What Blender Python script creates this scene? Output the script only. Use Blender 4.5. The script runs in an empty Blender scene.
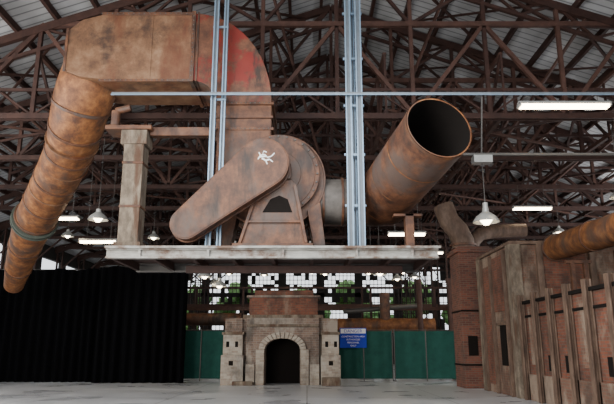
import bpy, bmesh, math, random
from mathutils import Vector, Matrix
random.seed(7)
C = bpy.context.scene.collection

# ------------------------------------------------------------------ materials
def new_mat(name):
    m = bpy.data.materials.new(name); m.use_nodes = True
    nt = m.node_tree; b = nt.nodes['Principled BSDF']
    return m, nt, b
def ramp(nt, stops):
    r = nt.nodes.new('ShaderNodeValToRGB'); e = r.color_ramp.elements
    while len(e) < len(stops): e.new(0.5)
    for i, (p, c) in enumerate(stops):
        e[i].position = p; e[i].color = (*c, 1)
    return r
def noise_mat(name, stops, scale=2.0, rough=.7, metal=0., bump=.2, stretch=(1,1,1), detail=10, patches=(), nr=.68, spec=.5):
    m, nt, b = new_mat(name)
    tc = nt.nodes.new('ShaderNodeTexCoord'); mp = nt.nodes.new('ShaderNodeMapping')
    mp.inputs['Scale'].default_value = stretch
    nt.links.new(tc.outputs['Object'], mp.inputs['Vector'])
    n = nt.nodes.new('ShaderNodeTexNoise'); n.inputs['Scale'].default_value = scale
    n.inputs['Detail'].default_value = detail; n.inputs['Roughness'].default_value = nr
    nt.links.new(mp.outputs['Vector'], n.inputs['Vector'])
    r = ramp(nt, stops); nt.links.new(n.outputs['Fac'], r.inputs['Fac'])
    out = r.outputs['Color']
    for pc, pscale, plo, phi, pstretch in patches:
        mp2 = nt.nodes.new('ShaderNodeMapping'); mp2.inputs['Scale'].default_value = pstretch
        mp2.inputs['Location'].default_value = (pscale*3.1, 1.7, pc[0]*9)
        nt.links.new(tc.outputs['Object'], mp2.inputs['Vector'])
        n2 = nt.nodes.new('ShaderNodeTexNoise'); n2.inputs['Scale'].default_value = pscale; n2.inputs['Detail'].default_value = 9
        n2.inputs['Roughness'].default_value = .66
        nt.links.new(mp2.outputs['Vector'], n2.inputs['Vector'])
        r2 = ramp(nt, [(plo, (0,0,0)), (phi, (.88,.88,.88))]); nt.links.new(n2.outputs['Fac'], r2.inputs['Fac'])
        mx = nt.nodes.new('ShaderNodeMix'); mx.data_type = 'RGBA'
        nt.links.new(r2.outputs['Color'], mx.inputs[0]); nt.links.new(out, mx.inputs[6]); mx.inputs[7].default_value = (*pc, 1)
        out = mx.outputs[2]
    nt.links.new(out, b.inputs['Base Color'])
    b.inputs['Roughness'].default_value = rough; b.inputs['Metallic'].default_value = metal
    b.inputs['Specular IOR Level'].default_value = spec
    if bump:
        bp = nt.nodes.new('ShaderNodeBump'); bp.inputs['Strength'].default_value = bump; bp.inputs['Distance'].default_value = .03
        nt.links.new(n.outputs['Fac'], bp.inputs['Height']); nt.links.new(bp.outputs['Normal'], b.inputs['Normal'])
    return m
def brick_mat(name, c1, c2, mortar, w=.30, h=.10, stain=(.05,.04,.035), stain_lo=.5, stain_hi=.75, pale=None, plo=.54):
    m, nt, b = new_mat(name)
    tc = nt.nodes.new('ShaderNodeTexCoord'); s = nt.nodes.new('ShaderNodeSeparateXYZ')
    nt.links.new(tc.outputs['Object'], s.inputs[0])
    a = nt.nodes.new('ShaderNodeMath'); a.operation = 'ADD'
    nt.links.new(s.outputs['X'], a.inputs[0]); nt.links.new(s.outputs['Y'], a.inputs[1])
    cb = nt.nodes.new('ShaderNodeCombineXYZ'); nt.links.new(a.outputs[0], cb.inputs[0]); nt.links.new(s.outputs['Z'], cb.inputs[1])
    br = nt.nodes.new('ShaderNodeTexBrick'); nt.links.new(cb.outputs[0], br.inputs['Vector'])
    br.inputs['Color1'].default_value = (*c1,1); br.inputs['Color2'].default_value = (*c2,1); br.inputs['Mortar'].default_value = (*mortar,1)
    br.inputs['Scale'].default_value = 1; br.inputs['Brick Width'].default_value = w; br.inputs['Row Height'].default_value = h
    br.inputs['Mortar Size'].default_value = .010; br.inputs['Bias'].default_value = -.1
    out = br.outputs['Color']
    for col, sc, lo, hi in ([(pale,.9,plo,plo+.08)] if pale else []) + [(stain,1.3,stain_lo,stain_hi)]:
        mp = nt.nodes.new('ShaderNodeMapping'); mp.inputs['Location'].default_value=(sc*5,0,3); nt.links.new(tc.outputs['Object'], mp.inputs['Vector'])
        mp.inputs['Scale'].default_value=(1,1,.6)
        n = nt.nodes.new('ShaderNodeTexNoise'); n.inputs['Scale'].default_value = sc; n.inputs['Detail'].default_value = 10; n.inputs['Roughness'].default_value=.65
        nt.links.new(mp.outputs['Vector'], n.inputs['Vector'])
        r = ramp(nt, [(lo,(0,0,0)),(hi,(.75,.75,.75))]); nt.links.new(n.outputs['Fac'], r.inputs['Fac'])
        mx = nt.nodes.new('ShaderNodeMix'); mx.data_type = 'RGBA'
        nt.links.new(r.outputs['Color'], mx.inputs[0]); nt.links.new(out, mx.inputs[6]); mx.inputs[7].default_value = (*col,1)
        out = mx.outputs[2]
    nt.links.new(out, b.inputs['Base Color']); b.inputs['Roughness'].default_value = .9
    bp = nt.nodes.new('ShaderNodeBump'); bp.inputs['Strength'].default_value = .4; bp.inputs['Distance'].default_value = .02; bp.invert = True
    nt.links.new(br.outputs['Fac'], bp.inputs['Height']); nt.links.new(bp.outputs['Normal'], b.inputs['Normal'])
    return m
def plain(name, col, rough=.6, metal=0., spec=.5):
    return noise_mat(name, [(.3, tuple(c*.85 for c in col)), (.7, tuple(min(1,c*1.12) for c in col))], 6, rough, metal, .05, spec=spec)
def emit(name, col, s):
    m, nt, b = new_mat(name)
    b.inputs['Base Color'].default_value = (*col,1); b.inputs['Emission Color'].default_value = (*col,1); b.inputs['Emission Strength'].default_value = s
    return m

BLK=(.018,.011,.008)
RUST = noise_mat('rust_brown', [(.32,(.028,.013,.008)),(.46,(.075,.029,.014)),(.58,(.13,.052,.023)),(.74,(.19,.088,.046))], 2.6, .6, .05, .3,
                 patches=((( .075,.052,.042), .9, .50, .62, (1,1,.6)),(BLK,1.3,.55,.66,(1.4,1.4,.3))))
RUST_O = noise_mat('rust_orange', [(.32,(.065,.022,.008)),(.47,(.15,.053,.016)),(.59,(.25,.098,.030)),(.74,(.34,.17,.075))], 2.8, .66, .04, .3,
                 patches=(((.070,.040,.028), 1.0, .50, .62, (1,1,.4)),((.035,.014,.008),1.5,.54,.66,(1.2,1.2,.28))))
RUST_R = noise_mat('rust_red', [(.32,(.045,.018,.010)),(.48,(.10,.038,.019)),(.60,(.15,.060,.030)),(.75,(.20,.095,.055))], 2.6, .52, .05, .25,
                 patches=(((.16,.009,.005), .75, .50, .56, (1,1,1)),(BLK,1.4,.56,.66,(1.3,1.3,.35))))
RUST_G = noise_mat('rust_tan', [(.32,(.065,.030,.015)),(.48,(.145,.070,.034)),(.62,(.205,.112,.060)),(.78,(.27,.165,.10))], 2.2, .55, .05, .25,
                 patches=(((.11,.032,.012), .9, .50, .62, (1,1,.3)),((.035,.018,.012),1.1,.55,.67,(1,1,.9))))
DARKIN = plain('near_black', (.010,.008,.007), .95, 0, .1)  # near-black; also paints the shade inside openings, recesses and niches
STEEL = plain('galvanised_steel', (.22,.31,.41), .42, .4)
STEELD = plain('aged_steel', (.085,.078,.072), .5, .4)
GREYDUCT = noise_mat('dusty_grey_duct', [(.3,(.06,.052,.046)),(.7,(.15,.132,.118))], 2.5, .7, .1, .15)
CONDUIT = plain('conduit_steel', (.15,.17,.19), .5, .3)
VERD = plain('flange_green_grey', (.06,.072,.058), .6, .2)
TRUSS = noise_mat('oxide_red_steel', [(.3,(.020,.009,.007)),(.7,(.052,.023,.017))], 3, .65, .0, .05, spec=.3)
TRUSSL = noise_mat('oxide_red_steel_light', [(.3,(.04,.019,.014)),(.7,(.09,.043,.032))], 3, .65, .0, .05, spec=.3)
CONC = noise_mat('weathered_concrete', [(.3,(.055,.042,.030)),(.5,(.14,.108,.078)),(.7,(.25,.20,.15))], 4, .9, 0, .4, stretch=(1,1,.5),
                 patches=(((.07,.032,.017), 2.0, .50, .62, (1.5,1.5,.3)),))
BEAMC = noise_mat('painted_beam', [(.3,(.17,.16,.145)),(.55,(.36,.35,.32)),(.75,(.48,.47,.44))], 4, .7, .1, .2, stretch=(.5,1,2),
                 patches=(((.10,.045,.022), 1.6, .46, .58, (.8,1,.8)),))
BLACK = plain('black_drape', (.0026,.0026,.0032), 1, 0, .05)
GREEN = noise_mat('green_screen_fabric', [(.3,(.010,.050,.040)),(.7,(.017,.080,.063))], 2, .85, 0, .1, spec=.2)
BRICK_R = brick_mat('red_brick', (.19,.058,.030), (.10,.036,.022), (.11,.075,.055), .24,.085, stain=(.028,.018,.014), stain_lo=.45, stain_hi=.64, pale=(.20,.14,.10), plo=.57)
BRICK_D = brick_mat('dark_brick', (.17,.055,.033), (.080,.030,.021), (.12,.085,.065), .26,.09)
BRICK_P = brick_mat('pale_kiln_brick', (.36,.31,.25), (.25,.19,.145), (.30,.27,.23), .30,.10, (.075,.058,.048), .46,.66, pale=(.38,.35,.305))
BRICK_K = brick_mat('kiln_brick', (.20,.130,.095), (.125,.082,.062), (.21,.18,.155), .28,.10, (.035,.028,.024), .46,.64, pale=(.30,.26,.215), plo=.49)
BLOCKS = brick_mat('sooty_rendered_brick', (.17,.080,.050), (.115,.055,.036), (.13,.095,.07), .24,.085, (.045,.028,.020), .47,.66, pale=(.26,.20,.15), plo=.47)
WHITE = plain('white_paint', (.78,.78,.76), .6)
BLUE = plain('blue_sign_enamel', (.006,.03,.38), .5, 0, .2)
TUBE = emit('lamp_tube_glow', (1,.82,.58), 18)
BULB = emit('lamp_bulb_glow', (1,.84,.58), 16)
SHADE = plain('lamp_shade_enamel', (.40,.40,.38), .35, .3)
WALLM = noise_mat('dark_cladding', [(.3,(.012,.010,.009)),(.7,(.032,.026,.022))], 1, .85, 0, .1)
LEAF = noise_mat('foliage', [(.3,(.02,.07,.012)),(.5,(.09,.20,.05)),(.7,(.24,.36,.15))], 2.5, .8, 0, .6)
RUST_M = noise_mat('rust_mast', [(.3,(.045,.027,.018)),(.5,(.105,.062,.041)),(.72,(.18,.12,.085))], 4, .7, .05, .2, stretch=(1,1,.4))

m, nt, b = new_mat('whitewashed_roof_deck'); ROOFM = m
tc = nt.nodes.new('ShaderNodeTexCoord')
wv = nt.nodes.new('ShaderNodeTexWave'); wv.bands_direction = 'Y'; wv.inputs['Scale'].default_value = .9; wv.inputs['Distortion'].default_value = .3
n = nt.nodes.new('ShaderNodeTexNoise'); n.inputs['Scale'].default_value = .5; n.inputs['Detail'].default_value = 8
nt.links.new(tc.outputs['Object'], wv.inputs['Vector']); nt.links.new(tc.outputs['Object'], n.inputs['Vector'])
r1 = ramp(nt, [(0.02,(.45,.45,.46)),(.15,(1,1,1))]); nt.links.new(wv.outputs['Fac'], r1.inputs['Fac'])
r2 = ramp(nt, [(.3,(.27,.27,.27)),(.5,(.42,.42,.425)),(.7,(.58,.585,.60))]); nt.links.new(n.outputs['Fac'], r2.inputs['Fac'])
mx = nt.nodes.new('ShaderNodeMix'); mx.data_type='RGBA'; mx.blend_type='MULTIPLY'; mx.inputs[0].default_value=1
nt.links.new(r2.outputs['Color'], mx.inputs[6]); nt.links.new(r1.outputs['Color'], mx.inputs[7]); nt.links.new(mx.outputs[2], b.inputs['Base Color'])
b.inputs['Roughness'].default_value=.9
m, nt, b = new_mat('polished_concrete_floor'); FLOORM = m
tc = nt.nodes.new('ShaderNodeTexCoord'); n = nt.nodes.new('ShaderNodeTexNoise'); n.inputs['Scale'].default_value=.45; n.inputs['Detail'].default_value=9
nt.links.new(tc.outputs['Object'], n.inputs['Vector'])
r = ramp(nt, [(.3,(.40,.405,.425)),(.5,(.51,.52,.54)),(.7,(.62,.63,.65))]); nt.links.new(n.outputs['Fac'], r.inputs['Fac'])
br = nt.nodes.new('ShaderNodeTexBrick'); br.offset=0; br.inputs['Scale'].default_value=1; br.inputs['Brick Width'].default_value=4.5; br.inputs['Row Height'].default_value=3.5
br.inputs['Mortar Size'].default_value=.02; br.inputs['Color1'].default_value=(1,1,1,1); br.inputs['Color2'].default_value=(.93,.93,.93,1); br.inputs['Mortar'].default_value=(.4,.4,.4,1)
nt.links.new(tc.outputs['Object'], br.inputs['Vector'])
mx = nt.nodes.new('ShaderNodeMix'); mx.data_type='RGBA'; mx.blend_type='MULTIPLY'; mx.inputs[0].default_value=1
nt.links.new(r.outputs['Color'], mx.inputs[6]); nt.links.new(br.outputs['Color'], mx.inputs[7]); nt.links.new(mx.outputs[2], b.inputs['Base Color'])
rr = ramp(nt, [(.35,(.24,.24,.24)),(.65,(.42,.42,.42))]); nt.links.new(n.outputs['Fac'], rr.inputs['Fac']); nt.links.new(rr.outputs['Color'], b.inputs['Roughness'])

# ------------------------------------------------------------------ mesh builder
class MB:
    def __init__(s, name, mats):
        s.name=name; s.mats=mats; s.bm=bmesh.new()
    def _f(s, vs, mi, ):
        try:
            f=s.bm.faces.new(vs); f.material_index=mi; f.smooth=True
        except ValueError: pass
    def box(s, lo, hi, mi=0):
        x0,y0,z0=lo; x1,y1,z1=hi
        v=[s.bm.verts.new(p) for p in [(x0,y0,z0),(x1,y0,z0),(x1,y1,z0),(x0,y1,z0),(x0,y0,z1),(x1,y0,z1),(x1,y1,z1),(x0,y1,z1)]]
        for q in [(0,3,2,1),(4,5,6,7),(0,1,5,4),(1,2,6,5),(2,3,7,6),(3,0,4,7)]: s._f([v[i] for i in q], mi)
    def bar(s, p1, p2, w=.1, h=None, mi=0):
        h=h or w; p1=Vector(p1); p2=Vector(p2); d=(p2-p1).normalized()
        up=Vector((0,0,1)) if abs(d.z)<.95 else Vector((0,1,0))
        a=d.cross(up).normalized(); bb=a.cross(d).normalized(); vs=[]
        for p in (p1,p2):
            for sx,sy in ((-1,-1),(1,-1),(1,1),(-1,1)): vs.append(s.bm.verts.new(p+a*w/2*sx+bb*h/2*sy))
        for q in [(0,3,2,1),(4,5,6,7),(0,1,5,4),(1,2,6,5),(2,3,7,6),(3,0,4,7)]: s._f([vs[i] for i in q], mi)
    def ring(s, c, t, r, seg, ref=None):
        t=Vector(t).normalized(); ref=ref or (Vector((0,0,1)) if abs(t.z)<.9 else Vector((0,1,0)))
        a=t.cross(ref).normalized(); b=a.cross(t).normalized()
        return [s.bm.verts.new(Vector(c)+a*r*math.cos(2*math.pi*i/seg)+b*r*math.sin(2*math.pi*i/seg)) for i in range(seg)]
    def bridge(s, A, B, mi):
        n=len(A)
        for i in range(n): s._f([A[i],A[(i+1)%n],B[(i+1)%n],B[i]], mi)
    def cyl(s, p1, p2, r1, r2=None, seg=32, mi=0, cap=True, ref=None):
        r2=r1 if r2 is None else r2; d=Vector(p2)-Vector(p1)
        A=s.ring(p1,d,r1,seg,ref); B=s.ring(p2,d,r2,seg,ref); s.bridge(A,B,mi)
        if cap: s._f(A[::-1],mi); s._f(B,mi)
        return A,B
    def sweep(s, pts, radii, seg=40, mi=0, cap=True, ref=None):
        pts=[Vector(p) for p in pts]; ref=ref or Vector((0,1,0)); rings=[]
        for i,p in enumerate(pts):
            t=(pts[min(i+1,len(pts)-1)]-pts[max(i-1,0)])
            rings.append(s.ring(p,t,radii[i],seg,ref))
        for a,b in zip(rings,rings[1:]): s.bridge(a,b,mi)
        if cap: s._f(rings[0][::-1],mi); s._f(rings[-1],mi)
        return rings
    def poly(s, pts, y0, y1, mi=0, mside=None, axis='y'):
        ms=mi if mside is None else mside
        if axis=='y': mk=lambda p,y:(p[0],y,p[1])
        else: mk=lambda p,x:(x,p[0],p[1])
        A=[s.bm.verts.new(mk(p,y0)) for p in pts]; B=[s.bm.verts.new(mk(p,y1)) for p in pts]
        s._f(A,mi); s._f(B[::-1],mi); s.bridge(A,B,ms)
    def done(s, bevel=0, parent=None, angle=32):
        bmesh.ops.recalc_face_normals(s.bm, faces=s.bm.faces)
        me=bpy.data.meshes.new(s.name); s.bm.to_mesh(me); s.bm.free()
        for m in s.mats: me.materials.append(m)
        me.set_sharp_from_angle(angle=math.radians(angle))
        o=bpy.data.objects.new(s.name, me); C.objects.link(o)
        if bevel:
            bv=o.modifiers.new('bevel','BEVEL'); bv.width=bevel; bv.segments=2; bv.limit_method='ANGLE'
        if parent: o.parent=parent
        return o
def lerp(a,b,t): return tuple(a[i]+(b[i]-a[i])*t for i in range(3))

# ------------------------------------------------------------------ building shell
XL,XR,RX,ZE,ZR,YB,YF = -19.,21.,1.,9.,16.,63.,-2.
def roofz(x): return ZR-(x-RX)*(ZR-ZE)/(XR-RX) if x>RX else ZR-(RX-x)*(ZR-ZE)/(RX-XL)
f=MB('floor',[FLOORM]); f.box((XL-.3,YF-6,-.3),(XR+.3,YB+.3,0)); f.done()
f=MB('ceiling',[ROOFM]); f.poly([(XL-.5,ZE-.17),(RX,ZR),(XR+.5,ZE-.17),(XR+.5,ZE+.1),(RX,ZR+.25),(XL-.5,ZE+.1)],YF,YB+.5); f.done()
WZ0,WZ1=3.4,9.9
f=MB('wall_back',[WALLM])
f.box((XL,YB,0),(XR,YB+.3,WZ0)); f.box((XL,YB,6.8),(XR,YB+.3,7.2))
f.poly([(XL,ZE-.2),(XL,8.5),(-12,8.5),(-12,WZ1),(14,WZ1),(14,8.5),(XR,8.5),(XR,ZE-.2),(RX,ZR-.02)],YB,YB+.3)
x=XL; k=0
while x<XR:
    f.box((x,YB,WZ0),(min(x+.8,XR),YB+.3,8.5 if not -12<x<13 else WZ1)); x+=4.0
f.done()
x=XL+.8; k=1
while x<XR-1:
    f=MB('window_%d'%k,[TRUSS,WALLM]); x1=min(x+3.2,XR); top=8.5 if not -12<x<13 else WZ1
    for z0,z1 in ((WZ0,6.8),(7.2,top)):
        nx,nz=8,6
        for i in range(nx+1): xx=x+(x1-x)*i/nx; f.bar((xx,YB+.12,z0),(xx,YB+.12,z1),.06)
        for i in range(nz+1): zz=z0+(z1-z0)*i/nz; f.bar((x,YB+.16,zz),(x1,YB+.16,zz),.06)
        for i in range(nx):
            for j in range(nz):
                if random.random()<.22: f.box((x+(x1-x)*i/nx,YB+.10,z0+(z1-z0)*j/nz),(x+(x1-x)*(i+1)/nx,YB+.13,z0+(z1-z0)*(j+1)/nz),1)
    f.done(); x+=4.0; k+=1
for nm,X in (('wall_left',XL),('wall_right',XR)):
    f=MB(nm,[WALLM]); a,bx=(X-.3,X) if X<0 else (X,X+.3)
    f.box((a,YF,0),(bx,YB,3.2)); f.box((a,YF,8.0),(bx,YB,8.95))
    y=YF
    while y<YB: f.box((a,y,3.2),(bx,min(y+.8,YB),8.0)); y+=4.4
    for z in (4.4,5.6,6.8): f.box((a+.1,YF,z),(bx-.1,YB,z+.08))
    f.done()
f=MB('roof_purlins',[TRUSS])
for x in [RX+s*(.4+1.3*i) for i in range(15) for s in (-1,1)]:
    f.bar((x,YF,roofz(x)-.14),(x,YB-.05,roofz(x)-.14),.12,.24)
f.done()
ZM=12.3
ys=[5.0,11.0]+[18.4+4.4*i for i in range(10)]
for y in ys:
    f=MB('roof_truss',[TRUSS,TRUSSL])
    xs=[RX-20+40*i/16 for i in range(17)]
    for dy in (-.09,.09):
        f.bar((XL+.05,y+dy,ZE-.05),(XR-.05,y+dy,ZE-.05),.07,.19)
    f.bar((XL+2,y,ZE+.9),(XR-2,y,ZE+.9),.09,.10)
    for a,bx in ((XL+.05,RX),(RX,XR-.05)):
        f.bar((a,y,roofz(a)-.38),(bx,y,roofz(bx)-.38),.18,.28)
    f.bar((XL+5,y,roofz(XL+5)-1.15),(RX,y,roofz(RX)-1.15),.12,.12); f.bar((RX,y,roofz(RX)-1.15),(XR-5,y,roofz(XR-5)-1.15),.12,.12)
    xm=(ZR-ZM)/((ZR-ZE)/20)
    f.bar((RX-xm+.9,y,ZM),(RX+xm-.9,y,ZM),.15,.17,1)
    for i,x in enumerate(xs):
        zt=roofz(x)-.35
        if 0<i<16: f.bar((x,y,ZE),(x,y,zt),.13,.13,i%2)
        if i<16:
            x2=xs[i+1]; zt2=roofz(x2)-.35; w=.13
            f.bar((x,y,ZE),((x+x2)/2,y,ZE+.9),.06); f.bar(((x+x2)/2,y,ZE+.9),(x2,y,ZE),.06)
            xm_=(x+x2)/2
            if 2<i<13: f.bar((x,y,zt),(xm_,y,roofz(xm_)-1.15),.08); f.bar((xm_,y,roofz(xm_)-1.15),(x2,y,zt2),.08)
            inner=zt>ZM+.1 or zt2>ZM+.1
            if inner and min(zt,zt2)>ZM-.2:
                if i%2: f.bar((x,y,ZE),(x2,y,ZM),w,w,1); f.bar((x,y,ZM),(x2,y,zt2),w*.8,w*.8)
                else: f.bar((x,y,ZM),(x2,y,ZE),w,w,1); f.bar((x,y,zt),(x2,y,ZM),w*.8,w*.8)
            else:
                if x<RX: f.bar((x,y,ZE),(x2,y,zt2),w)
                else: f.bar((x,y,zt),(x2,y,ZE),w)
    f.done()
for X in (-14.,-9.,-4.4,2.6,6.5,11.,16.):
    f=MB('lattice_girder',[TRUSS,TRUSSL]); zt=min(roofz(X)-.4,11.2)
    f.bar((X,18.4,ZE+.12),(X,YB-.1,ZE+.12),.14,.14); f.bar((X,18.4,zt),(X,YB-.1,zt),.12,.12,1)
    y=18.4; k=0
    while y<YB-2.3:
        f.bar((X,y,ZE if k%2 else zt),(X,y+2.2,zt if k%2 else ZE),.09); f.bar((X,y,ZE),(X,y,zt),.07); y+=2.2; k+=1
    f.done()
f=MB('wind_bracing',[TRUSS,TRUSSL])
for i in range(9):
    y0=18.4+4.4*i; y1=y0+4.4
    for j,(xa,xb) in enumerate(((-14,-4.4),(-4.4,2.6),(2.6,11),(11,19))):
        if (i+j)%2==0:
            f.bar((xa,y0,ZE+.2),(xb,y1,ZE+.2),.08,.08,1); f.bar((xb,y0,ZE+.3),(xa,y1,ZE+.3),.08,.08)
    for xa in (-11.5,-6,-1.5,5,9.5,13.5):
        sx=2 if xa<0 else -2
        f.bar((xa,y0,roofz(xa)-.5),(xa+sx,y1,ZE+.1),.09,.09,1)
        f.bar((xa+sx,y0,ZE+.1),(xa,y1,roofz(xa)-.5),.09,.09,0)
    # diagonal rods in the plane of the roof
    for xa,xb in ((-13,-8),(-5,0),(3,8),(9,14)):
        f.bar((xa,y0,roofz(xa)-.5),(xb,y1,roofz(xb)-.5),.09,.09,0); f.bar((xb,y0,roofz(xb)-.5),(xa,y1,roofz(xa)-.5),.07,.07,0)
f.done()
for y in ys[2:]:
    for X in (XL+.45,-9.3,8.6,XR-.45):
        if -15<X<15 and y<34: continue
        f=MB('lattice_column',[TRUSS,TRUSSL]); 
        for dx in (-.2,.2): f.bar((X+dx,y,0),(X+dx,y,ZE-.15),.08,.22)
        z=.3
        k=0
        while z<8.2: f.bar((X-.2,y,z if k%2 else z+.6),(X+.2,y,z+.6 if k%2 else z),.05); z+=.6; k+=1
        if X>XL+1: f.bar((X,y,7.2),(X-1.8,y,8.9),.1)
        if X<XR-1: f.bar((X,y,7.2),(X+1.8,y,8.9),.1)
        f.box((X-.35,y-.25,0),(X+.35,y+.25,.06)); f.done()
f=MB('tree_line',[LEAF])
for i in range(75):
    c=Vector((random.uniform(-30,32),random.uniform(70,77),random.uniform(-.5,8.0))); r=random.uniform(.9,1.9)
    v=bmesh.ops.create_icosphere(f.bm,subdivisions=3,radius=r)['verts']
    for q in v: q.co=q.co*(1+random.uniform(-.3,.3))+c
f.done(angle=180)
f=MB('ground',[LEAF]); f.box((-80,YB+.35,-.4),(80,100,-.05)); f.done()

# ------------------------------------------------------------------ hung steel platform
PZ=4.09
f=MB('steel_platform',[BEAMC,STEELD,CONC,TRUSS])
def ibeam_x(x0,x1,y,z0,z1,w,mi):
    f.box((x0,y-w/2,z1-.04),(x1,y+w/2,z1),mi); f.box((x0,y-w/2,z0),(x1,y+w/2,z0+.04),mi); f.box((x0,y-.02,z0+.04),(x1,y+.02,z1-.04),mi)
ibeam_x(-5.05,3.3,15.0,PZ-.30,PZ-.05,.22,0)
ibeam_x(-5.05,3.3,17.8,PZ-.30,PZ-.05,.22,1)
for i in range(9):
    x=-5.0+8.2*i/8; f.box((x-.05,15.1,PZ-.27),(x+.05,17.7,PZ-.07),3)
f.box((-5.05,14.85,PZ-.05),(3.35,17.95,PZ),3)
f.box((-5.05,14.80,PZ-.06),(3.35,14.86,PZ+.0),0)
for x in (-4.2,-2.48,-.6,1.25,2.65): f.box((x-.03,14.9,PZ-.26),(x+.03,15.1,PZ-.05),0)
f.box((-3.3,16.3,PZ-.5),(2.6,16.45,PZ-.3),3)
f.done(.006)
f=MB('strut_hanger_frame',[STEEL,STEELD,CONDUIT])
def strut(x,y,z0,z1,w=.15):
    f.box((x-w/2,y-.05,z0),(x-w/2+.035,y+.05,z1)); f.box((x+w/2-.035,y-.05,z0),(x+w/2,y+.05,z1)); f.box((x-w/2+.035,y+.02,z0),(x+w/2-.035,y+.05,z1),2)
strut(-2.55,15.25,PZ,roofz(-2.55)+.02,.14); strut(-2.29,15.35,PZ,roofz(-2.29)+.02,.12)
strut(1.13,15.2,PZ,15.9,.16); strut(1.42,15.2,PZ,15.8,.17); strut(1.28,15.5,PZ,15.85,.12)
for zz in (5.2,6.6,8.0,9.4,10.8): f.box((1.0,15.27,zz),(1.55,15.33,zz+.06))
for zz in (8.2,10.4,12.4): f.box((-2.65,15.31,zz),(-2.22,15.34,zz+.06))
f.box((-5.3,15.10,8.29),(12.5,15.14,8.35),2); f.box((-5.3,15.05,8.25),(12.5,15.09,8.28),0)
f.done()

# ------------------------------------------------------------------ rectangular + round duct
f=MB('rusty_exhaust_duct',[RUST_R,RUST,RUST_O,STEELD,RUST_G,VERD])
out=[(-3.3,11.15),(-6.0,11.1),(-6.55,10.95),(-6.95,10.6),(-6.98,9.35),(-6.5,9.15),(-5.6,9.02),(-3.3,9.02)]
f.poly(out,15.8,17.6,4,4)
pts=[]; 
for i in range(13):
    a=math.pi/2*(1-i/12); pts.append((-3.3+2.3*math.cos(a), 8.3+2.85*math.sin(a)))
for i in range(13):
    a=math.pi/2*(i/12); pts.append((-3.3+.75*math.cos(a), 8.3+.72*math.sin(a)))
f.poly(pts,15.8,17.6,0,1)
f.box((-2.55,15.8,7.2),(-1.0,17.6,8.3),1)
f.box((-3.36,15.74,8.97),(-3.24,17.66,11.2),1); f.box((-3.20,15.77,8.99),(-3.14,17.63,11.18),1)
f.box((-2.62,15.73,8.26),(-.93,17.67,8.34),1); f.box((-2.60,15.74,7.86),(-.95,17.66,7.93),1); f.box((-2.62,15.73,7.5),(-.93,17.67,7.58),1)
f.box((-5.95,15.77,8.98),(-3.3,15.8,9.06),1); f.box((-6.0,15.77,11.08),(-3.3,15.8,11.18),1); f.box((-7.0,15.77,9.3),(-6.92,15.8,10.65),1)
for i in range(14): f.cyl((-3.3,15.745,9.15+i*.145),(-3.3,15.72,9.15+i*.145),.02,seg=8,mi=3)
for i in range(18): f.cyl((-6.0+i*.155,15.775,11.13),(-6.0+i*.155,15.755,11.13),.02,seg=8,mi=3); f.cyl((-5.9+i*.148,15.775,9.02),(-5.9+i*.148,15.755,9.02),.02,seg=8,mi=3)
for i in range(12):
    for zz in (8.3,7.54): f.cyl((-2.5+i*.13,15.735,zz),(-2.5+i*.13,15.71,zz),.02,seg=8,mi=3)
for x in (-4.5,): f.box((x-.02,15.785,9.06),(x+.02,15.8,11.08),4)
P=[(-6.0,16.7,10.2),(-6.3,16.7,9.95),(-6.55,16.75,9.55),(-6.7,16.85,9.15),(-6.85,17.0,8.75),(-7.15,17.5,8.25),(-7.7,18.5,7.8),(-8.5,19.6,7.22),(-9.35,20.8,6.72),(-10.2,22.0,6.25),(-11.15,23.5,5.6),(-12.05,25.0,4.9),(-12.7,26.1,4.25)]
R=[.70,.82,.86,.86,.84,.80,.75,.73,.72,.72,.62,.52,.40]
f.sweep(P,R,mi=2)
f.cyl(P[12],lerp(P[12],P[11],.06),.40,seg=32,mi=1)
def band(i,w=.03,k=0,hw=.045,mi=1):
    d=(Vector(P[i+1])-Vector(P[i-1])).normalized(); c=Vector(P[i])+d*k; f.cyl(c-d*hw,c+d*hw,R[i]+w,seg=40,mi=mi,ref=Vector((0,1,0)))
for i in (4,5,6,7,8,10,11): band(i)
for i in (5,6,7): band(i,.015,.62,.02,4)
band(9,.12,-.12,.03,5); band(9,.12,.05,.03,5); band(9,.05,-.3,.05,1)
f.done(.008)

f=MB('weathered_pier',[CONC,RUST,STEELD])
f.box((-4.93,15.35,PZ),(-4.40,15.9,7.35)); f.box((-5.0,15.25,PZ),(-4.3,16.0,PZ+.18)); 
for z in (5.2,6.4): f.box((-4.95,15.33,z),(-4.38,15.92,z+.07),1)
f.box((-5.02,15.3,6.95),(-4.32,15.95,7.35),0)
f.box((-5.45,15.25,7.35),(-4.2,15.95,7.47),1)
f.box((-4.3,15.5,7.25),(-2.6,15.75,7.5),1)
f.cyl((-5.3,15.6,7.47),(-5.3,15.6,8.0),.12,seg=20,mi=1); f.cyl((-5.3,15.6,8.0),(-4.9,15.6,8.1),.10,seg=20,mi=1)
f.cyl((-5.3,15.6,7.47),(-5.3,15.6,7.55),.2,seg=20,mi=1)
f.done(.015)

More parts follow.
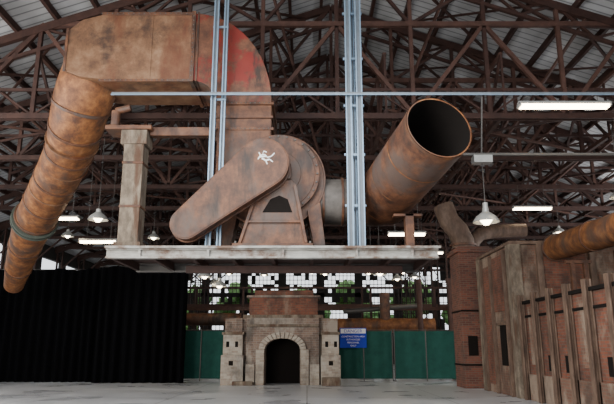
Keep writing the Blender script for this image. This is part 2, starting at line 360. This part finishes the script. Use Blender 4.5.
# ------------------------------------------------------------------ blower
root=bpy.data.objects.new('centrifugal_blower',None); C.objects.link(root)
cx,cz=-.78,6.18
f=MB('scroll_housing',[RUST,RUST_R,STEELD,RUST_G,DARKIN])
pts=[]
for i in range(49):
    t=i/48; a=math.radians(104-284*t); r=1.12+.60*t**1.6; pts.append((cx+r*math.cos(a),cz+r*math.sin(a)))
pts+= [(-2.5,7.5),(-1.0,7.5)]
f.poly(pts,15.75,17.3,0,0)
for y0 in (15.70,17.27):
    q=[((p[0]-cx)*1.035+cx,(p[1]-cz)*1.035+cz) for p in pts[:-2]]
    A=[f.bm.verts.new((p[0],y0,p[1])) for p in pts[:-2]]; B=[f.bm.verts.new((p[0],y0,p[1])) for p in q]
    A2=[f.bm.verts.new((p[0],y0+.06,p[1])) for p in pts[:-2]]; B2=[f.bm.verts.new((p[0],y0+.06,p[1])) for p in q]
    for i in range(len(A)-1):
        f._f([A[i],A[i+1],B[i+1],B[i]],0); f._f([B[i],B[i+1],B2[i+1],B2[i]],0); f._f([A2[i],B2[i],B2[i+1],A2[i+1]],0)
f.cyl((cx,15.76,cz),(cx,15.60,cz),1.08,seg=64,mi=0); f.cyl((cx,15.61,cz),(cx,15.56,cz),1.12,seg=64,mi=0)
f.cyl((cx,15.57,cz),(cx,15.54,cz),1.0,seg=64,mi=0); f.cyl((cx,15.55,cz),(cx,15.50,cz),.62,seg=48,mi=0)
f.cyl((cx,15.51,cz),(cx,14.95,cz),.16,seg=24,mi=2)
for i in range(28):
    a=2*math.pi*i/28; f.cyl((cx+1.06*math.cos(a),15.565,cz+1.06*math.sin(a)),(cx+1.06*math.cos(a),15.52,cz+1.06*math.sin(a)),.028,seg=8,mi=2)
f.cyl((cx,17.3,cz),(cx,17.45,cz),.9,seg=48,mi=0)
f.done(.01,root)
f=MB('bearing_pedestal',[RUST,DARKIN,STEELD])
f.poly([(-1.75,PZ+.08),(-1.25,5.75),(-1.05,5.9),(-.42,5.9),(-.28,5.75),(.02,PZ+.08)],15.08,15.5,0)
f.poly([(-1.15,5.0),(-.95,5.35),(-.72,5.45),(-.5,5.35),(-.38,5.0)],15.065,15.10,1)  # dark plate painting the shade of a recess on the pedestal
f.box((-1.9,14.95,PZ),(.15,15.6,PZ+.09),0)
f.poly([(-1.75,PZ+.1),(-1.67,PZ+.1),(-1.2,5.7),(-1.28,5.75)],15.0,15.1,0); f.poly([(.02,PZ+.1),(-.06,PZ+.1),(-.36,5.7),(-.28,5.75)],15.0,15.1,0)
f.bar((-1.55,15.04,4.75),(-.15,15.04,4.75),.06,.06)
f.box((-1.05,15.0,5.88),(-.42,15.5,6.3),0)
f.poly([(-2.35,PZ),(-2.1,PZ),(-1.9,5.1),(-2.35,5.2)],16.0,16.6,0); f.poly([(.2,PZ),(.5,PZ),(.35,5.4),(.0,5.2)],15.6,16.6,0)
for x in (-1.82,.08): f.cyl((x,15.05,PZ+.09),(x,15.05,PZ+.16),.04,seg=6,mi=2)
f.done(.01,root)
f=MB('belt_guard',[RUST,RUST_O,WHITE,STEELD])
A=(-3.02,4.62,.40); B=(-1.12,6.20,.66)
def hull(A,B,n=24,g=0):
    dx,dz=B[0]-A[0],B[1]-A[1]; L=math.hypot(dx,dz); th=math.atan2(dz,dx); be=math.acos((A[2]-B[2])/L); o=[]
    for i in range(n+1):
        a=th+be+(2*math.pi-2*be)*i/n; o.append((A[0]+(A[2]+g)*math.cos(a),A[1]+(A[2]+g)*math.sin(a)))
    for i in range(n+1):
        a=th-be+2*be*i/n; o.append((B[0]+(B[2]+g)*math.cos(a),B[1]+(B[2]+g)*math.sin(a)))
    return o
f.poly(hull(A,B),14.62,14.98,0,0); f.poly(hull(A,B,g=.03),14.95,15.0,0); f.poly(hull(A,B,g=-.03),14.605,14.63,0,0)
def stroke(pp,w=.03):
    for a,b in zip(pp,pp[1:]): f.bar((a[0],14.598,a[1]),(b[0],14.598,b[1]),.014,w,2)
ox,oz=-1.03,6.33
stroke([(ox-.22,oz-.05),(ox-.16,oz+.06),(ox-.05,oz+.08),(ox+.02,oz+.0),(ox+.12,oz+.03),(ox+.2,oz+.12)])
stroke([(ox-.16,oz+.06),(ox-.2,oz+.14)]); stroke([(ox-.1,oz+.08),(ox-.08,oz+.17),(ox+.0,oz+.14)])
stroke([(ox-.12,oz-.02),(ox-.02,oz-.08),(ox+.08,oz-.05)],.045); stroke([(ox-.18,oz+.02),(ox-.02,oz+.03)],.05)
stroke([(ox-.02,oz-.08),(ox+.02,oz-.18)]); stroke([(ox+.08,oz-.05),(ox+.16,oz-.12)])
f.done(.01,root)

# ------------------------------------------------------------------ right exhaust pipe
f=MB('exhaust_pipe',[RUST,RUST_O,DARKIN,GREYDUCT,RUST_G])
f.cyl((-.1,16.4,5.6),(1.75,16.4,5.6),.64,seg=40,mi=3); 
for x in (.42,.95): f.cyl((x,16.4,5.6),(x+.06,16.4,5.6),.69,seg=40,mi=0)
f.sweep([(1.4,16.4,5.6),(1.8,16.4,5.6),(2.1,16.2,5.66),(2.25,15.9,5.75)],[.64,.70,.76,.78],mi=0,ref=Vector((0,0,1)))
b0=Vector((2.12,16.3,5.66)); b1=Vector((3.02,12.9,6.5)); r=.80
d=(b1-b0).normalized()
pts=[b0+ (b1-b0)*t for t in (0,.25,.5,.75,1)]
f.sweep(pts,[r]*5,seg=56,mi=0,cap=False,ref=Vector((0,0,1)))
Ai=f.ring(b1,d,r-.03,56,Vector((0,0,1))); Ao=f.ring(b1,d,r,56,Vector((0,0,1))); f.bridge(Ao,Ai,1)
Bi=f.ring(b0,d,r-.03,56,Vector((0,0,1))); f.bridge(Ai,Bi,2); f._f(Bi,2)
for t in (.05,.36,.68):
    c=b0+(b1-b0)*t; f.cyl(c-d*.02,c+d*.02,r+.010,seg=56,mi=1,cap=False,ref=Vector((0,0,1)))
c=b1-d*.05; f.cyl(c-d*.03,c+d*.045,r+.02,seg=56,mi=1,cap=False,ref=Vector((0,0,1)))
f.done(.0)
f=MB('pipe_support_stand',[RUST,STEELD])
f.box((2.55,15.2,PZ),(2.77,15.5,5.0)); f.box((2.4,15.1,PZ),(2.9,15.6,PZ+.06)); f.box((2.25,15.2,4.93),(3.0,15.5,5.0))
f.done(.01)

# ------------------------------------------------------------------ brick kiln
f=MB('brick_kiln',[BRICK_K,BRICK_P,DARKIN,BRICK_R,CONC])
KX0,KX1=-1.9,-.32; kc=(KX0+KX1)/2; kr=(KX1-KX0)/2; zs=1.55
arch=[(kc+kr*math.cos(math.pi*(i/16)),zs+kr*.62*math.sin(math.pi*(i/16))) for i in range(17)]
f.poly([(KX1,0)]+arch+[(KX0,0),(-2.75,0),(-2.75,2.95),(.55,2.95),(.55,0)],27.9,29.0,0)
f.box((-3.75,28.2,0),(-2.75,30.3,2.95),0); f.box((.55,28.2,0),(1.4,30.3,2.95),0)
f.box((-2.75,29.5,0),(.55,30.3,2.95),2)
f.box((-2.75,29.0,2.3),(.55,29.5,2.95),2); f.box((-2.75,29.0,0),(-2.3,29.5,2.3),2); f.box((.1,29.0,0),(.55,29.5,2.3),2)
f.box((-2.95,28.1,2.95),(.75,30.2,3.1),4); f.box((-2.68,28.25,3.1),(.5,30.1,3.9),3); f.box((-2.8,28.15,3.9),(.62,30.15,4.0),0); f.box((-2.45,28.4,4.0),(.3,30.0,4.25),3)
for xa,xb in ((-3.85,-2.85),(.62,1.5)):
    f.box((xa,27.7,0),(xb,28.25,1.3),1); f.box((xa+.06,27.85,1.3),(xb-.06,28.25,2.2),1); f.box((xa,27.8,2.2),(xb,28.25,2.32),4)
    f.box((xa+.1,28.05,2.3),(xb-.1,28.25,2.9),0)
    for dx in (.2,.6): f.box((xa+dx,27.84,1.65),(xa+dx+.14,27.87,1.9),2)  # flat dark plates paint the shade of small pier niches
    f.box((xa+.35,27.69,.85),(xa+.55,27.72,1.05),2)
n=15
for i in range(n):
    a0=math.pi*i/n+.015; a1=math.pi*(i+1)/n-.015; q=[]
    for rr,aa in ((1.0,a0),(1.0,a1),(1.36,a1),(1.36,a0)): q.append((kc+kr*rr*math.cos(aa),zs+kr*(.62+(rr-1)*1.0)*math.sin(aa)))
    f.poly(q,27.8,27.92,1)
f.box((-2.3,27.78,0),(-1.93,27.95,zs),1); f.box((-.29,27.78,0),(.08,27.95,zs),1)
f.box((-2.72,27.75,2.55),(.52,27.92,2.66),4)
f.box((-2.75,27.80,0),(-2.35,27.92,.9),1); f.box((.12,27.80,0),(.55,27.92,.9),1)
f.box((.65,27.3,0),(1.45,27.7,.35),4); f.box((-3.3,27.45,0),(-2.4,27.7,.18),4)
f.done(.012)

# ------------------------------------------------------------------ fence
f=MB('construction_fence',[GREEN,STEELD])
for x0,x1 in ((-6.6,-4.1),(-4.0,-1.5),(-1.4,1.3),(1.4,4.3),(4.4,7.6)):
    nseg=30; 
    vs=[[f.bm.verts.new((x0+(x1-x0)*i/nseg,31.2+.03*math.sin(i*.9)+.02*math.sin(i*.37+z),z)) for i in range(nseg+1)] for z in (.12,.9,1.7,2.45)]
    for a,b_ in zip(vs,vs[1:]):
        for i in range(nseg): f._f([a[i],a[i+1],b_[i+1],b_[i]],0)
    for xx in (x0,x1,(x0+x1)/2): f.cyl((xx,31.13,0),(xx,31.13,2.55),.025,seg=10,mi=1)
    for zz in (.15,1.3,2.5): f.cyl((x0,31.28,zz),(x1,31.28,zz),.022,seg=8,mi=1)
    f.box((x0-.05,30.95,0),(x0+.05,31.6,.05),1)
f.done()
root=bpy.data.objects.new('danger_sign',None); C.objects.link(root)
f=MB('board',[BLUE,WHITE]); f.box((1.66,31.04,1.62),(3.0,31.09,2.6),0)
f.box((1.70,31.03,2.33),(2.96,31.045,2.56),1)
f.done(0,root)
def text(s,x,z,size,mat):
    cu=bpy.data.curves.new('lettering','FONT'); cu.body=s; cu.size=size; cu.align_x='CENTER'; cu.extrude=.003
    o=bpy.data.objects.new('lettering',cu); o.data.materials.append(mat); o.location=(x,31.025,z); o.rotation_euler=(math.pi/2,0,0); C.objects.link(o); o.parent=root
text('DANGER',2.33,2.37,.23,BLUE)
for i,s in enumerate(('CONSTRUCTION AREA','AUTHORIZED','PERSONNEL','ONLY')): text(s,2.33,2.14-i*.15,.11,WHITE)

# ------------------------------------------------------------------ curtains
def curtain(name,x0,x1,y,z1,ph,wv):
    f=MB(name,[BLACK,STEELD]); n=260; rows=[0.02,.4,1.5,3,4.3,z1-.15,z1]
    vs=[]
    for j,z in enumerate(rows):
        row=[]
        for i in range(n+1):
            t=i/n; x=x0+(x1-x0)*t; amp=.08 if z>z1-.3 else .14
            yy=y+amp*math.sin(t*wv+ph+1.2*math.sin(t*7)+.25*math.sin(z*.8))+.07*math.sin(t*wv*.37+z*.5)
            zz=z - (.10*abs(math.sin(t*11+ph)) if j==len(rows)-1 else 0)
            row.append(f.bm.verts.new((x,yy,zz)))
        vs.append(row)
    for a,b_ in zip(vs,vs[1:]):
        for i in range(n): f._f([a[i],a[i+1],b_[i+1],b_[i]],0)
    f.cyl((x0-.05,y+.25,z1-.05),(x1+.05,y+.25,z1-.05),.03,seg=10,mi=1)
    for xx in (x0+.2,x1-.2): f.cyl((xx,y+.27,0),(xx,y+.27,z1),.03,seg=10,mi=1); f.box((xx-.25,y+.25,0),(xx+.25,y+.5,.02),1)
    f.done(angle=180)
curtain('black_curtain',-15.8,-9.9,30.0,5.5,0,90)
curtain('black_curtain',-10.15,-5.8,29.3,5.55,1,62)

# ------------------------------------------------------------------ right-hand kilns
f=MB('brick_chimney_stack',[BRICK_D,BRICK_R,CONC,DARKIN])
f.box((6.5,25.6,0),(7.85,27.2,5.6),0); f.box((6.4,25.5,5.6),(7.95,27.3,5.8),0); f.box((6.5,25.6,5.8),(7.85,27.2,5.88),0)
for z in (.9,3.1): f.box((6.47,25.56,z),(7.88,27.24,z+.07),3)
f.box((6.7,25.57,1.3),(7.1,25.62,2.1),3)
f.done(.015)
f=MB('curved_flue_pipe',[RUST_M,RUST])
f.sweep([(6.95,26.4,5.89),(6.95,26.4,6.2),(6.75,26.4,6.7),(6.4,26.5,7.2),(6.2,26.6,7.9)],[.50,.50,.48,.46,.46],mi=0)
f.sweep([(7.5,26.9,5.89),(7.55,26.9,6.3),(7.9,26.9,6.65),(8.6,27.0,6.8),(10,27.0,6.85)],[.30]*5,mi=0)
f.cyl((6.95,26.4,6.0),(6.95,26.4,6.1),.58,seg=32,mi=1)
f.done()
f=MB('kiln_block_building',[BLOCKS,BRICK_R,CONC,RUST_M,DARKIN])
D0=.35
f.box((6.7+D0,20.6,0),(16,24.6,5.1),0); f.box((6.62+D0,20.5,5.1),(16,24.7,5.22),3)
f.box((6.60+D0,20.48,0),(7.0+D0,20.9,5.1),2); f.box((6.62+D0,24.2,0),(6.95+D0,24.7,5.1),2)
f.box((8.1,20.52,0),(9.6,20.62,4.9),1); f.box((10.6,20.52,0),(14,20.62,4.9),1)
f.box((7.9,20.45,0),(8.1,20.65,5.1),3); f.box((9.7,20.45,0),(9.9,20.65,5.1),3)
f.box((6.66+D0,21.7,1.0),(6.72+D0,22.3,2.4),4); f.box((6.6+D0,21.5,2.4),(6.72+D0,22.5,2.52),3)
for y in (21.2,22.8,24.0): f.box((6.57+D0,y,0),(6.7+D0,y+.10,5.0),3)
f.box((6.66+D0,22.95,.3),(6.72+D0,23.95,4.7),1)
f.box((6.66+D0,21.35,2.9),(6.72+D0,22.75,4.9),1)
f.done(.015)
f=MB('brick_kiln_wall',[BRICK_R,RUST_M,CONC,DARKIN,BLOCKS])
S=-.15
f.box((7.3+S,9,0),(16,20.4,3.0),0); f.box((7.22+S,9,3.0),(16,20.4,3.10),3)
f.box((7.24+S,9,0),(7.32+S,20.4,.8),4)
for i,y in enumerate((19.9,18.7,17.5,16.3,15.1,13.9,12.7)):
    f.box((7.10+S,y,0),(7.14+S,y+.2,3.3),1); f.box((7.24+S,y,0),(7.28+S,y+.2,3.3),1); f.box((7.14+S,y+.08,0),(7.24+S,y+.12,3.3),1)
    if i%3==0: f.box((7.27+S,y-.85,1.1),(7.31+S,y-.25,2.9),4)
    else: f.box((7.27+S,y-.70,.95),(7.295+S,y-.40,1.4),3)
f.bar((7.27+S,20.3,2.6),(7.27+S,9.,2.6),.04,.08,3)
f.done(.008)
f=MB('rusty_overhead_pipe',[RUST_O,RUST])
a=Vector((8.5,20.4,4.95)); b_=Vector((7.95,9.5,4.35))
f.sweep([a+(b_-a)*t for t in (0,.25,.5,.75,1)],[.43]*5,mi=0,ref=Vector((0,0,1)))
d=(b_-a).normalized()
for t in (.01,.3,.6,.9): c=a+(b_-a)*t; f.cyl(c-d*.04,c+d*.04,.46,seg=40,mi=1,ref=Vector((0,0,1)))
for y,xx in ((18.5,8.4),(13.,8.12)): 
    f.bar((xx-.2,y,3.11),(xx-.2,y,4.2),.12,mi=1); f.bar((xx+.2,y,3.11),(xx+.2,y,4.2),.12,mi=1); f.bar((xx-.4,y,4.2),(xx+.4,y,4.2),.1,mi=1)
f.done()

# ------------------------------------------------------------------ background machinery
f=MB('dryer_machinery',[RUST,TRUSSL,RUST_O,STEELD,DARKIN,TRUSS])
for y,z in ((38,4.0),(44,4.6)):
    f.bar((-12,y,z),(13,y,z),.16,.22,1); f.bar((-12,y,z+1.3),(13,y,z+1.3),.10,.12,5)
    k=0
    for x in range(-12,13,2):
        if k%2==0: f.bar((x,y,0),(x,y,z+1.3),.15,mi=5)
        k+=1
f.cyl((1.8,36,2.9),(7.5,36,2.9),.42,seg=28,mi=2); f.cyl((-8,37,3.3),(-4,37,3.3),.38,seg=28,mi=0); f.cyl((4.6,36,2.9),(4.6,36,4.8),.3,seg=24,mi=0)
f.cyl((2.2,36,3.7),(6.8,36.5,4.1),.14,seg=16,mi=3); f.cyl((6.5,35,2),(6.5,35,5.5),.16,seg=16,mi=1)
for x in (2.2,4.6,7): f.box((x-.15,35.8,0),(x+.15,36.2,2.5),1)
for x in (-7.5,-4.5): f.box((x-.15,36.8,0),(x+.15,37.2,2.95),1)
f.box((-4.5,35.5,0),(-2.4,37.5,3.2),0); f.box((9.5,36,0),(12.5,39,4.4),4)
f.bar((7.8,33,0),(7.8,33,5.2),.22,mi=1); f.bar((9.2,33,0),(9.2,33,5.2),.22,mi=1); f.bar((7.6,33,5.2),(12,33,5.2),.2,.25,1)
f.done(.01)

# ------------------------------------------------------------------ lamps
def tube_light(x0,x1,y,z,ztop,r=.05,hang=True):
    f=MB('fluorescent_light',[SHADE,TUBE,STEELD])
    f.poly([(y-.16,z),(y-.08,z+.10),(y+.08,z+.10),(y+.16,z),(y+.13,z),(y,z+.06),(y-.13,z)],x0,x1,0,axis='x')
    for dy in (-.06,.06): f.cyl((x0+.05,y+dy,z-.02),(x1-.05,y+dy,z-.02),r,seg=12,mi=1)
    f.box((x0,y-.14,z-.05),(x0+.04,y+.14,z+.06),0); f.box((x1-.04,y-.14,z-.05),(x1,y+.14,z+.06),0)
    if hang:
        for xx in (x0+.3,x1-.3): f.cyl((xx,y,z+.08),(xx,y,ztop),.012,seg=6,mi=2)
    f.done()
tube_light(5.7,8.15,15.1,7.96,8.24,.065)
tube_light(3.4,5.0,24.9,6.3,11.5,.08)
tube_light(2.2,3.5,30,5.35,9.0,.08)
tube_light(-9.6,-8.0,25,6.0,9.4,.08)
tube_light(-10.8,-9.7,25,7.0,9.4,.08)
tube_light(9.5,11.3,27,7.9,9.0,.08)
for x,y,z in ((-6.5,34,6.6),(6.4,34.5,7.0),(-1.2,36,6.5),(4.5,40.3,6.6),(11.5,40.3,8.0),(-12,36,7.6)): tube_light(x,x+1.5,y,z,9.0,.07)
def pendant(x,y,z,ztop,s=1.,box=False):
    f=MB('pendant_lamp',[SHADE,BULB,STEELD])
    prof=[(.02,.34),(.07,.34),(.08,.24),(.13,.21),(.23,.13),(.29,.04),(.31,.0),(.295,.0),(.21,.10),(.02,.15)]
    rg=[f.ring((x,y,z+q*s),(0,0,1),p*s,28,Vector((0,1,0))) for p,q in prof]
    for a,b_ in zip(rg,rg[1:]): f.bridge(a,b_,0)
    f.sweep([(x,y,z+.13*s),(x,y,z+.04*s),(x,y,z-.06*s)],[.06*s,.14*s,.06*s],seg=16,mi=1,ref=Vector((0,1,0)))
    f.cyl((x,y,z+.3*s),(x,y,ztop),.014,seg=8,mi=2)
    if box: f.cyl((x,y,z+.34*s),(x,y,z+.46*s),.07,seg=16,mi=0); f.box((x-.25,y-.15,ztop-.02),(x+.25,y+.15,ztop+.18),0)
    f.done(angle=40)
pendant(4.76,15.6,4.85,6.5,1.15,True)
f=MB('junction_rail',[STEELD]); f.bar((2.2,15.6,6.74),(11.5,15.6,6.74),.07); 
for x in (4.76,8.4,11.2): f.bar((x,15.6,6.74),(x,15.2,8.27),.035)
f.done()
pendant(-7.3,20.5,5.95,9.0,1.15)
pendant(10.5,19.5,6.5,9.0,1.1)
for x,y,z in ((-4.6,27,4.7),(3.3,27.2,4.85),(-3.95,27.2,4.3),(-8.2,31.6,7.3),(-2.0,31.6,5.7),(5.4,36,5.6),(-5.5,36,5.3),(1.2,40.2,6.4),(7.2,40.2,6.2),(-3.2,44.8,6.9),(4.6,44.8,7.0),(10.2,36,7.0),(-10.8,40.2,6.6),(13.5,31.6,7.6),(-12.8,31.6,7.4),(0.4,49.2,7.6),(-6.4,49.2,7.5),(7.9,49.2,7.6)): pendant(x,y,z,9.0,1.1)

# ------------------------------------------------------------------ world + light
w=bpy.data.worlds.new('daylight'); bpy.context.scene.world=w; w.use_nodes=True
bg=w.node_tree.nodes['Background']; bg.inputs['Color'].default_value=(.92,.96,1.0,1); bg.inputs['Strength'].default_value=1.9
def area(name,loc,target,sx,sy,e,col):
    l=bpy.data.lights.new(name,'AREA'); l.shape='RECTANGLE'; l.size=sx; l.size_y=sy; l.energy=e; l.color=col
    o=bpy.data.objects.new(name,l); o.location=loc; C.objects.link(o)
    o.rotation_euler=(Vector(target)-Vector(loc)).to_track_quat('-Z','Y').to_euler()
area('added_key_front',(-10,-1.5,4),(0,18,9),8,5,3300,(1,.96,.89))  # added unseen key lamp behind the camera; no doorway is built
area('daylight_side_bay',(-17.5,12,6),(0,17,8),8,4,2400,(1,.97,.92))
area('daylight_right_bay',(19,26,5),(4,32,13),10,4,1500,(1,1,1))
area('floor_area_light',(0,8,8.8),(0,26,0),10,4,1100,(.95,.98,1))  # unseen area lamp under the closed roof, aimed down at the floor

cam=bpy.data.cameras.new('camera'); co=bpy.data.objects.new('camera',cam); C.objects.link(co)
cam.sensor_width=36; cam.lens=600/614*36; cam.clip_end=300
co.location=(0,0,1.6); co.rotation_euler=(math.radians(90+13.7),0,0)
bpy.context.scene.camera=co
